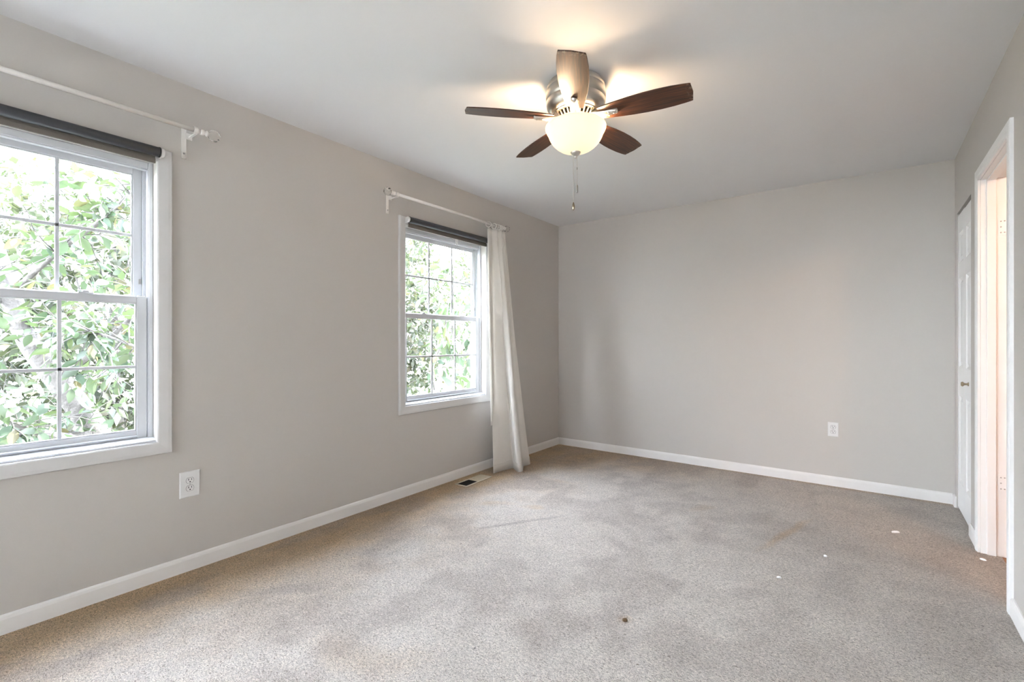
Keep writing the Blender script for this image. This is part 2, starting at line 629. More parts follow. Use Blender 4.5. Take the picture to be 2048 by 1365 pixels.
def casing_frame(m, y0, y1, z0, z1, w, t):
    """mitred picture-frame casing around an inner opening, with a rounded outer lip; face at x=t"""
    prof = [(0.0, 0.0), (0.0, t * 0.55), (0.006, t * 0.72), (w * 0.72, t), (w - 0.004, t), (w, t * 0.75), (w, 0.0)]
    cs = [((y0, z0), (-1, -1)), ((y1, z0), (1, -1)), ((y1, z1), (1, 1)), ((y0, z1), (-1, 1))]
    n = len(prof)
    vs = []
    for (cy, cz), (dy, dz) in cs:
        for u, x in prof:
            vs.append((x, cy + dy * u, cz + dz * u))
    fs = []
    for k in range(4):
        k2 = (k + 1) % 4
        for i in range(n):
            i2 = (i + 1) % n
            fs.append((k * n + i, k * n + i2, k2 * n + i2, k2 * n + i))
    m.add(vs, fs)


def window(k):
    cy = WY[k]
    y0, y1 = cy - HWI, cy + HWI
    w = thing('window_%d' % k, ['', 'white double hung window nearest the camera, six over six panes cut by the photo edge',
                                'white double hung window beside the curtain, six over six panes',
                                'unseen double hung window added just behind the camera for extra daylight',
                                'unseen double hung window added farthest behind the camera for extra daylight'][k], 'window', (0, cy, WZ0), kind='structure')
    B = lambda mb, n, mt, par=None, bev=0.0: mb.build(n, mt, par or w, bev, world=(par is None))
    m = MB(); casing_frame(m, y0, y1, WZ0, WZ1, 0.060, 0.018)
    B(m, 'casing', 'dim_trim_paint')
    # vinyl main frame lining the hole
    m = MB()
    ring(m, y0 + .001, y1 - .001, WZ0 + .001, WZ1 - .001, .020, .020, .022, .030, -0.156, -0.050)
    # interior stop lips and track ribs
    m.box((-0.046, y0 + .001, WZ0), (-0.0505, y0 + .017, WZ1 - .001)); m.box((-0.046, y1 - .001, WZ0), (-0.0505, y1 - .017, WZ1 - .001))
    for yy, s in ((y0 + .021, 1), (y1 - .021, -1)):
        m.box((-0.087, yy, 1.34), (-0.079, yy + s * .012, WZ1 - .031))
        m.box((-0.125, yy, WZ0 + .023), (-0.119, yy + s * .020, WZ1 - .031))
    m.box((-0.125, y0 + .021, WZ1 - .031), (-0.119, y1 - .021, WZ1 - .050))
    m.box((-0.078, y0 + .021, WZ1 - .031), (-0.055, y1 - .021, WZ1 - .038))
    B(m, 'frame', 'vinyl', None, 0.0012)
    m = MB().prism([(-0.05, WZ0 + .022), (-0.05, WZ0 + .002), (-0.001, WZ0 + .002), (-0.001, WZ0 + .010)], 1, y0 + .001, y1 - .001)
    B(m, 'sill', 'vinyl')
    h = HWI - 0.023
    # lower sash (inner track)
    zb, zt = WZ0 + .022, 1.368
    s = MB(); xa, xb = -0.078, -0.052
    ring(s, cy - h, cy + h, zb, zt, .040, .040, .036, .032, xa, xb)
    s.box((xb, cy - h + .04, zb + .006), (xb + .010, cy + h - .04, zb + .014))      # lift rail
    lo = B(s, 'lower_sash', 'vinyl', None, 0.003)
    g = h - .040
    gz0, gz1 = zb + .036, zt - .032
    q = MB(); ring(q, cy - g, cy + g, gz0, gz1, .006, .006, .006, .006, -0.066, -0.0545); qb = q.build('glazing_bead', 'vinyl', lo, 0.001)
    q = MB().box((-0.068, cy - g, gz0), (-0.065, cy + g, gz1)); q.build('pane', 'glass', lo)
    q = MB()
    for j in (1, 2):
        yy = cy - g + 2 * g * j / 3
        q.box((-0.0645, yy - .007, gz0), (-0.0555, yy + .007, gz1))
    zz = (gz0 + gz1) / 2
    q.box((-0.0645, cy - g, zz - .007), (-0.0555, cy + g, zz + .007))
    q.build('grille', 'vinyl', lo, 0.0015)
    for dy in (-.22, .22):
        q = MB()
        q.box((xb - .022, cy + dy - .026, zt), (xb - .002, cy + dy + .026, zt + .006))
        q.box((xb - .020, cy + dy - .012, zt + .006), (xb - .004, cy + dy + .010, zt + .013))
        q.box((xb - .018, cy + dy - .026, zt + .012), (xb - .008, cy + dy + .008, zt + .016))
        q.build('sash_lock', 'vinyl', lo, 0.0015)
    for dy in (-h + .02, h - .02):
        q = MB().box((xb - .018, cy + dy - .014, zt), (xb - .004, cy + dy + .014, zt + .005)); q.build('tilt_latch', 'plastic', lo, 0.001)
    # upper sash (outer track)
    h2 = HWI - 0.030
    zb2, zt2 = 1.336, WZ1 - .031
    xa, xb = -0.114, -0.089
    s = MB(); ring(s, cy - h2, cy + h2, zb2, zt2, .038, .038, .032, .030, xa, xb)
    up = B(s, 'upper_sash', 'vinyl', None, 0.003)
    g = h2 - .038
    gz0, gz1 = zb2 + .032, zt2 - .030
    q = MB(); ring(q, cy - g, cy + g, gz0, gz1, .006, .006, .006, .006, -0.102, -0.0915); q.build('glazing_bead', 'vinyl', up, 0.001)
    q = MB().box((-0.104, cy - g, gz0), (-0.101, cy + g, gz1)); q.build('pane', 'glass', up)
    q = MB()
    for j in (1, 2):
        yy = cy - g + 2 * g * j / 3
        q.box((-0.1005, yy - .007, gz0), (-0.092, yy + .007, gz1))
    zz = (gz0 + gz1) / 2
    q.box((-0.1005, cy - g, zz - .007), (-0.092, cy + g, zz + .007))
    q.build('grille', 'vinyl', up, 0.0015)
    for s_ in (-1, 1):
        q = MB().box((xb, cy + s_ * (h2 - .012) - .005, 1.43), (xb + .003, cy + s_ * (h2 - .012) + .005, 1.455)); q.build('vent_stop', 'steel', up, 0.001)
    # sub-parts were given in world coordinates
    for p in (lo, up):
        for c in p.children:
            c.matrix_parent_inverse = Matrix.Identity(4)
    return w

for k in (1, 2, 3, 4):
    window(k)

m = MB()
for a, b in (((RX0, RZ0), (RX0 + .05, RZ1)), ((RX1 - .05, RZ0), (RX1, RZ1)), ((RX0, RZ0), (RX1, RZ0 + .05)), ((RX0, RZ1 - .05), (RX1, RZ1)), ((1.525, RZ0), (1.575, RZ1))):
    m.box((a[0], YR - .09, a[1]), (b[0], YR - .05, b[1]))
wr = m.build('window_5', 'vinyl')  # unseen rear window, added to brighten the room
tag(wr, 'unseen wide window added in the wall behind the camera for extra daylight', 'window', kind='structure')
MB().box((RX0 + .05, YR - .072, RZ0 + .05), (RX1 - .05, YR - .068, RZ1 - .05)).build('pane', 'glass', wr)


# ------------------------------------------------------------------ roller blinds
def roller_blind(k, label, tab):
    cy = WY[k]
    L = 0.462
    X, Z, R = 0.046, 2.050, 0.0225
    t = thing('roller_blind', label, 'blind', (X, cy, Z), group='charcoal roller blinds')
    m = MB()
    # wound fabric: a slight spiral edge
    prof = [(R - .0015, -L + .004), (R, -L + .006), (R, L - .006), (R - .0015, L - .004)]
    m.lathe(prof, (0, 0, 0), 40, 1)
    m.build('rolled_fabric', 'blind', t)
    m = MB().tube([(-R + .001, -L + .006, -.002), (-R + .001, L - .006, -.002)], .0015, 6)
    m.box((-R, -L + .01, -.030), (-R + .0016, L - .01, 0.0))
    m.prism([(-R - .003, -.050), (-R + .006, -.050), (-R + .006, -.028), (-R - .003, -.028)], 1, -L + .01, L - .01)
    m.build('hem_bar', 'hem', t, 0.0015)
    for s in (-1, 1):
        m = MB().lathe([(R - .001, s * (L - .004)), (R + .0015, s * (L - .003)), (R + .0015, s * (L + .002)), (R - .005, s * (L + .003))], (0, 0, 0), 32, 1)
        m.build('tube_flange', 'slot_dark', t)
        m = MB()
        m.lathe([(.006, s * (L + .002)), (.020, s * (L + .003)), (.021, s * (L + .006)), (.020, s * (L + .016)), (.016, s * (L + .019)), (.006, s * (L + .020))], (0, 0, 0), 28, 1)
        m.box((-X + .0185, s * (L + .005), -.020), (-.006, s * (L + .012), .020))
        m.build('bracket', 'plastic', t)
    if tab:
        m = MB()
        m.box((-R - .001, .055, -.078), (-R + .004, .083, -.050))
        m.torus((-R + .0015, .069, -.090), .010, .003, 0, 20, 8)
        m.build('pull_tab', 'pull_tab', t, 0.001)
    return t

roller_blind(1, 'charcoal roller blind rolled up over the window nearest the camera', False)
roller_blind(2, 'charcoal roller blind with clear pull tab over the window beside the curtain', True)


# ------------------------------------------------------------------ curtain rods
RX, RZ = 0.080, 2.196

def curtain_rod(k, label):
    cy = WY[k]
    t = thing('curtain_rod', label, 'curtain rod', (RX, cy, RZ), group='white curtain rods')
    Lr = 0.625
    m = MB()
    m.tube([(0, -Lr, 0), (0, Lr, 0)], .0108, 20)
    m.build('rod', 'rod_white', t)
    for s in (-1, 1):
        yb = s * .600
        b = MB()
        yp = yb - .024
        b.box((-RX, yp - .011, -.128), (-RX + .004, yp + .011, .020))
        b.box((-RX + .003, yb - .016 if s > 0 else yb - .016, -.030), (-RX + .006, yb + .012, .002))
        b.box((-RX + .003, yb - .005, -.022), (.010, yb + .005, -.0135))
        # cup that carries the rod
        b.lathe([(.0128, yb - .009), (.0160, yb - .009), (.0160, yb + .009), (.0128, yb + .009)], (0, 0, 0), 22, 1, closed=True)
        bo = b.build('bracket', 'rod_white', t, 0.001)
        q = MB().lathe([(.0, .006), (.0035, .005), (.0045, .002), (.0045, 0)], (0, 0, 0), 12, 0)
        q.xf(Matrix.Translation((-RX + .004, yp, -.105)))
        q.build('screw', 'steel', bo)
        f = MB()
        f.lathe([(.0135, s * (Lr - .004)), (.0145, s * (Lr - .001)), (.0145, s * (Lr + .010)), (.010, s * (Lr + .013)), (.0085, s * (Lr + .018)),
                 (.013, s * (Lr + .021)), (.015, s * (Lr + .026)), (.013, s * (Lr + .030)), (.008, s * (Lr + .031))], (0, 0, 0), 24, 1)
        fo = f.build('finial', 'rod_white', t)
        g = MB()
        n = 12
        prof = []
        for i in range(n + 1):
            a = PI * i / n
            prof.append((max(0.0, .0275 * math.sin(a)) ** 1.0, s * (Lr + .058 - .0285 * math.cos(a))))
        g.lathe(prof, (0, 0, 0), 48, 1, True, ribs=8, amp=.06, twist=1.6)
        g.build('glass_ball', 'clear', fo)
    return t

curtain_rod(1, 'white curtain rod with clear ball end above the window nearest the camera')
curtain_rod(2, 'shorter looking white curtain rod carrying the single white curtain')


# ------------------------------------------------------------------ curtain with rings
RING_Y = [3.185, 3.262, 3.300, 3.322, 3.340, 3.358]

def curtain():
    t = thing('curtain', 'single white cotton curtain panel pushed to the far side of the window', 'curtain', (RX, 3.29, 0.0))
    top = [(.100, 3.165), (.096, 3.200), (.080, 3.215), (.080, 3.232), (.106, 3.258), (.110, 3.272), (.078, 3.284), (.078, 3.296), (.112, 3.318),
           (.114, 3.330), (.078, 3.338), (.078, 3.350), (.106, 3.372), (.104, 3.392), (.084, 3.412), (.078, 3.428)]
    bot = [(.165, 3.147), (.168, 3.210), (.172, 3.262), (.182, 3.318), (.192, 3.372), (.206, 3.388), (.250, 3.352), (.306, 3.316), (.326, 3.330),
           (.322, 3.362), (.286, 3.416), (.252, 3.470), (.236, 3.500), (.244, 3.545), (.246, 3.580), (.240, 3.598)]
    def resample(p, n):
        p = np.array(p)
        # Catmull-Rom through the control points
        out = []
        m = len(p)
        for i in range(n):
            u = i / (n - 1) * (m - 1)
            k = min(int(u), m - 2); f = u - k
            p0, p1, p2, p3 = p[max(k - 1, 0)], p[k], p[k + 1], p[min(k + 2, m - 1)]
            out.append(0.5 * ((2 * p1) + (-p0 + p2) * f + (2 * p0 - 5 * p1 + 4 * p2 - p3) * f * f + (-p0 + 3 * p1 - 3 * p2 + p3) * f ** 3))
        return np.array(out)
    N, M = 120, 70
    T, Bo = resample(top, N), resample(bot, N)
    Z0, Z1 = 0.008, 2.150
    rows = []
    for j in range(M):
        h = j / (M - 1)
        z = Z0 + (Z1 - Z0) * h
        w = (1 - h) ** 1.15
        P = T * (1 - w) + Bo * w
        u = np.linspace(0, 1, N)
        wig = 0.006 * np.sin(9 * u + 5 * h + 1.0) * np.sin(PI * h) + 0.004 * np.sin(23 * u - 9 * h) * np.sin(PI * h)
        zz = np.full(N, z)
        if h < .5:
            zz = zz + (1 - h * 2) * 0.0 
        rows.append(np.stack([P[:, 0] + wig, P[:, 1], zz], 1))
    V = np.concatenate(rows)
    V[:, 0] -= RX; V[:, 1] -= 3.29
    fs = [(j * N + i, j * N + i + 1, (j + 1) * N + i + 1, (j + 1) * N + i) for j in range(M - 1) for i in range(N - 1)]
    m = MB(); m.add(V.tolist(), fs, True)
    o = m.build('panel', 'curtain', t)
    md = o.modifiers.new('thick', 'SOLIDIFY'); md.thickness = .0016; md.offset = 0
    # stitched bottom hem
    m = MB()
    hz = [0.006, 0.075, 0.080]
    r2 = []
    for z in hz:
        h = (z - Z0) / (Z1 - Z0); w = (1 - h) ** 1.15
        P = T * (1 - w) + Bo * w
        d = np.gradient(P, axis=0); nrm = np.stack([-d[:, 1], d[:, 0]], 1); nrm /= np.linalg.norm(nrm, axis=1)[:, None]
        P = P - nrm * -0.0022 if False else P + np.where(nrm[:, :1] > -9, 1, 1) * nrm * (-0.0022)
        r2.append(np.stack([P[:, 0] - RX, P[:, 1] - 3.29, np.full(N, z)], 1))
    V = np.concatenate(r2)
    fs = [(j * N + i, j * N + i + 1, (j + 1) * N + i + 1, (j + 1) * N + i) for j in range(2) for i in range(N - 1)]
    m.add(V.tolist(), fs, True)
    ho = m.build('hem', 'curtain', t)
    md = ho.modifiers.new('thick', 'SOLIDIFY'); md.thickness = .0012; md.offset = 0
    # turned-over corner of the lining near the top
    m = MB()
    m.add([(.036, .045, 2.095), (.040, .085, 2.045), (.040, .048, 1.985), (.046, .058, 2.04)], [(0, 1, 3), (1, 2, 3), (2, 0, 3)])
    m.build('folded_corner', 'curtain', t)
    # back edge of the lining seen at the window side
    m = MB()
    pts = []
    for j in range(26):
        h = j / 25
        z = 0.42 + (2.14 - .42) * h
        pts.append((z, .014 * math.sin(3 * h)))
    vs = []
    for z, d in pts:
        w = (1 - (z - Z0) / (Z1 - Z0)) ** 1.15
        a = np.array(top[0]) * (1 - w) + np.array(bot[0]) * w
        vs.append((a[0] - RX - .008 + d * .2, a[1] - 3.29 - .010 - d * .3, z))
        vs.append((a[0] - RX - .012, a[1] - 3.29 + .035, z))
    m.add(vs, [(2 * j, 2 * j + 1, 2 * j + 3, 2 * j + 2) for j in range(25)], True)
    lo = m.build('lining_edge', 'curtain', t)
    md = lo.modifiers.new('thick', 'SOLIDIFY'); md.thickness = .0016; md.offset = 0
    return t

curtain()


def curtain_rings():
    base = None
    labs = ['white curtain ring hanging alone, nearest the window', 'white curtain ring second from the window', 'white curtain ring third from the window',
            'white curtain ring fourth from the window', 'white curtain ring fifth from the window', 'white curtain ring beside the rod end at the corner side']
    kids = []
    for i, y in enumerate(RING_Y):
        if base is None:
            o = MB().torus((0, 0, 0), .0235, .0036, 1, 32, 10).build('curtain_ring', 'ring_white')
            e = MB().torus((0, 0, -.0325), .0055, .0014, 1, 16, 6)
            e.box((-.003, -.0012, -.050), (.003, .0012, -.037))
            ch = e.build('eyelet', 'ring_white', o)
            base = o; kids = [ch]
        else:
            o = base.copy(); COL.objects.link(o)
            for ch in kids:
                c = ch.copy(); COL.objects.link(c); c.parent = o
        o.location = (RX, y, RZ - .0088)
        o.rotation_euler = (0, 0, [0.65, .25, -.15, .12, -.1, .2][i])
        tag(o, labs[i], 'curtain ring', 'white rings along the curtain top')

curtain_rings()


# ------------------------------------------------------------------ wall outlets
def wall_outlet(label, loc, rotz, w, h):
    """plate in local x (width) / z, facing -y"""
    t = thing('wall_outlet', label, 'outlet', loc, (0, 0, rotz), group='white duplex wall outlets')
    m = MB()
    d = .0055
    hw, hh = w / 2, h / 2
    vs = [(-hw, 0, -hh), (hw, 0, -hh), (hw, 0, hh), (-hw, 0, hh)]
    e = .004
    vs += [(-hw, -d * .45, -hh), (hw, -d * .45, -hh), (hw, -d * .45, hh), (-hw, -d * .45, hh)]
    vs += [(-hw + e, -d, -hh + e), (hw - e, -d, -hh + e), (hw - e, -d, hh - e), (-hw + e, -d, hh - e)]
    fs = [(3, 2, 1, 0), (8, 9, 10, 11)]
    for a in (0, 4):
        for i in range(4):
            fs.append((a + i, a + (i + 1) % 4, a + 4 + (i + 1) % 4, a + 4 + i))
    m.add(vs, fs)
    m.build('plate', 'plastic', t)
    for s in (1, -1):
        zc = s * .0195
        r = .0168
        pts = []
        for i in range(40):
            a = 2 * PI * i / 40
            pts.append((r * math.cos(a), max(-.0135, min(.0135, r * math.sin(a))) + zc))
        q = MB().prism([(x * 1.07, (z - zc) * 1.07 + zc) for x, z in pts], 1, -d + .0003, -d - .0002)
        gr = q.build('receptacle_gap_shade', 'slot_dark', t)  # black plate drawn for the shade around the receptacle
        q = MB().prism(pts, 1, -d + .0005, -d - .0014)
        rc = q.build('receptacle', 'plastic', t, 0.0004)
        q = MB()
        yy0, yy1 = -d - .0010, -d - .0016
        q.box((-.0080, yy0, zc + .0000), (-.0050, yy1, zc + .0098))
        q.box((.0050, yy0, zc + .0004), (.0078, yy1, zc + .0090))
        q.prism([(.0032 * math.cos(2 * PI * i / 12), zc - .0068 + .0032 * math.sin(2 * PI * i / 12)) for i in range(12)], 1, yy0, yy1)
        q.build('slots', 'slot_dark', rc)
    q = MB().lathe([(0, -d - .0012), (.0026, -d - .0008), (.003, -d + .0002)], (0, 0, 0), 14, 1)
    q.build('screw', 'steel', t)
    return t

wall_outlet('larger white duplex outlet under the window nearest the camera', (0.0, .917, .434), PI / 2, .089, .130)
wall_outlet('small white duplex outlet low on the end wall', (2.5405, YB, .4505), 0, .0705, .1125)


# ------------------------------------------------------------------ floor register
def floor_vent():
    t = thing('floor_vent', 'tan metal floor register in the carpet beside the curtain', 'floor vent', (.153, 2.905, 0), (0, 0, .04))
    hx, hy = .062, .168
    m = MB()
    z0, z1 = 0.0005, .006
    for (a, b) in (((-hx, -hy), (-hx + .013, hy)), ((hx - .013, -hy), (hx, hy)), ((-hx + .013, -hy), (hx - .013, -hy + .014)), ((-hx + .013, hy - .014), (hx - .013, hy)),
                   ((-hx + .013, -.006), (hx - .013, .006))):
        m.box((*a, z0), (*b, z1))
    m.build('frame', 'vent_metal', t, 0.002)
    m = MB().box((-hx + .012, -hy + .012, .0006), (hx - .012, -.005, .0012))
    m.build('duct_shade', 'slot_dark', t)  # flat black sheet painted as the shade of the duct
    m = MB().box((-hx + .012, .005, .0006), (hx - .012, hy - .012, .0012))
    m.build('damper', 'vent_metal', t)
    for a, b, nm in ((-hy + .014, -.006, 'louver'), (.006, hy - .014, 'louver')):
        m = MB()
        n = 13
        for i in range(n):
            y = a + (b - a) * (i + .5) / n
            if a < 0:
                m.box((-hx + .013, y - .0008, .0012), (hx - .013, y + .0008, .0022))
            else:
                m.box((-hx + .013, y - .003, .0012), (hx - .013, y + .002, .0040))
        m.build(nm, 'slot_dark' if a < 0 else 'vent_metal', t)  # louvers of the open half blackened as duct shade
    return t

floor_vent()


# ------------------------------------------------------------------ doorway (door_1) and closet (door_2), hall beyond
def doorway():
    t = thing('door_1', 'narrow white doorway on the right wall glowing warm from the hall', 'doorway', (0, 0, 0), kind='structure')
    def P(mb, n, mt, par=None, bev=0.0):
        mb.xf(SKEW)
        return mb.build(n, mt, par or t, bev)
    c, th = .060, .015
    m = MB()
    prof = [(0, 0), (0, th * .6), (.005, th * .75), (.012, th * .75), (.020, th), (c - .006, th), (c, th * .8), (c, 0)]
    # three mitred legs
    path = [((DY0, 0), (-1, 0)), ((DY0, DZ), (-1, 1)), ((DY1, DZ), (1, 1)), ((DY1, 0), (1, 0))]
    n = len(prof); vs = []
    for (y, z), (dy, dz) in path:
        for u, x in prof:
            vs.append((XR - x, y + dy * u, z + dz * u))
    fs = []
    for k in range(3):
        for i in range(n):
            i2 = (i + 1) % n
            fs.append((k * n + i, k * n + i2, (k + 1) * n + i2, (k + 1) * n + i))
    fs += [tuple(range(n)), tuple(range(3 * n, 4 * n))]
    m.add(vs, fs)
    P(m, 'casing', 'door_paint')
    # jambs: 18 mm boards lining the opening
    m = MB()
    m.box((XR + .001, DY0, 0), (XW - .001, DY0 + .004, DZ)); m.box((XR + .001, DY1 - .004, 0), (XW - .001, DY1, DZ)); m.box((XR + .001, DY0 + .004, DZ - .004), (XW - .001, DY1 - .004, DZ))
    P(m, 'jamb', 'door_paint')
    m = MB()
    a, b = XR + .024, XR + .060
    m.box((a, DY0 + .004, 0), (b, DY0 + .015, DZ - .004)); m.box((a, DY1 - .015, 0), (b, DY1 - .004, DZ - .004)); m.box((a, DY0 + .015, DZ - .015), (b, DY1 - .015, DZ - .004))
    P(m, 'door_stop', 'door_paint', None, 0.002)
    for z in (1.765, .395):
        m = MB()
        m.box((XR + .068, DY1 - .0040, z - .044), (XR + .104, DY1 - .0068, z + .044))
        hg = P(m, 'hinge', 'door_paint', None, 0.001)
        m = MB().tube([(XR + .108, DY1 - .010, z - .046), (XR + .108, DY1 - .010, z + .046)], .006, 12)
        P(m, 'hinge_pin', 'door_paint', hg)
        m = MB()
        for dz in (-.030, 0, .030):
            for dx in (.078, .092):
                if dz == 0 and dx > .08: continue
                m.lathe([(0, 0), (.0035, 0), (.0035, .0008), (0, .0009)], (XR + dx, DY1 - .0077, z + dz), 10, 1)
        P(m, 'hinge_screw', 'steel', hg)
    # door leaf swung open into the hall
    m = MB().box((XW + .006, DY1 - .002, .012), (XW + .006 + .66, DY1 + .032, DZ - .006))
    P(m, 'door_leaf', 'door_paint', None, 0.002)
    return t

doorway()


def closet_door():
    t = thing('door_2', 'white panelled bifold closet door beside the end wall', 'closet door', (0, 0, 0), kind='structure')
    xf = XR + .006
    rows = [(.20, .785), (.98, 1.578), (1.685, 1.885)]
    W = (CY1 - CY0 - .008) / 2
    for k in range(2):
        y0 = CY0 + .004 + k * W + .001
        y1 = y0 + W - .002
        ztop = 2.008 if k == 0 else 2.014
        zb = .014
        a, b = y0 + .056, y1 - .056
        m = MB()
        # stiles and rails
        zs = [zb] + [z for r in rows for z in r] + [ztop]
        m.box((xf, y0, zb), (xf + .030, a, ztop)); m.box((xf, b, zb), (xf + .030, y1, ztop))
        for i in range(0, len(zs), 2):
            m.box((xf, a, zs[i]), (xf + .030, b, zs[i + 1]))
        o = m.xf(SKEW).build('leaf', 'door_paint', t, 0.001)
        for (z0, z1) in rows:
            m = MB()
            e1, e2 = .014, .030
            def rect(ins, x):
                return [(x, a + ins, z0 + ins), (x, b - ins, z0 + ins), (x, b - ins, z1 - ins), (x, a + ins, z1 - ins)]
            vs = rect(0, xf + .001) + rect(e1, xf + .010) + rect(e1 + .006, xf + .010) + rect(e2 + .006, xf + .003)
            fs = []
            for q in (0, 4, 8):
                for i in range(4):
                    fs.append((q + i, q + (i + 1) % 4, q + 4 + (i + 1) % 4, q + 4 + i))
            fs.append((12, 13, 14, 15))
            vs2 = rect(0, xf + .028)
            m.add(vs, fs)
            m.add(vs2, [(0, 1, 2, 3)])
            m.xf(SKEW).build('raised_panel', 'door_paint', o)
        if k == 0:
            m = MB().lathe([(0, -.036), (.010, -.035), (.0145, -.030), (.0145, -.025), (.009, -.021), (.0065, -.016), (.0065, -.006), (.012, -.002), (.012, .001)], (xf, (y0 + y1) / 2 - .012, .888), 24, 0)
            m.xf(SKEW).build('knob', 'brass', o)
    m = MB().box((XR + .002, CY0 - .004, 0), (XR + .112, CY0 - .0002, CZ)); 
    m.box((XR + .035, CY0, CZ - .012), (XR + .060, CY1, CZ - .001))
    m.xf(SKEW).build('track', 'closet_shade', t)  # coloured dark so the gap above the doors reads as shade
    return t

closet_door()

m = MB()
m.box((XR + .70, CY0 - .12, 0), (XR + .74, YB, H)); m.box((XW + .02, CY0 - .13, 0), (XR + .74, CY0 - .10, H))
tag(m.build('wall_closet', 'closet_shade'), 'inner walls of the closet, painted dark as shade, behind the bifold door', 'wall', kind='structure')
tag(MB().box((XR + .071, CY0 - .1, -.02), (XR + .7, YB, -.002)).build('floor_closet', 'closet_shade'), 'closet floor painted dark as shade behind the bifold door', 'floor', kind='structure')

m = MB()
m.box((XW + 1.05, 1.6, 0), (XW + 1.15, YB, H)); m.box((XW + .03, 1.5, 0), (XW + 1.15, 1.6, H)); m.box((XR + .745, CY0 - .13, 0), (XW + 1.05, CY0 - .10, H))
tag(m.build('wall_hall', 'hall_paint'), 'warm lit hall walls beyond the doorway', 'wall', kind='structure')
tag(MB().box((XR + .071, 1.55, -.03), (XW + 1.1, CY0 - .1, -.004)).build('floor_hall', 'wood_floor'), 'orange brown wooden hall floor past the carpet edge', 'floor', kind='structure')
hl = bpy.data.lights.new('hall_lamp', 'POINT'); hl.energy = HALL_W; hl.color = HALL_COL; hl.shadow_soft_size = .07
ho = bpy.data.objects.new('hall_lamp', hl); COL.objects.link(ho); ho.location = (4.1, 2.2, 2.2)


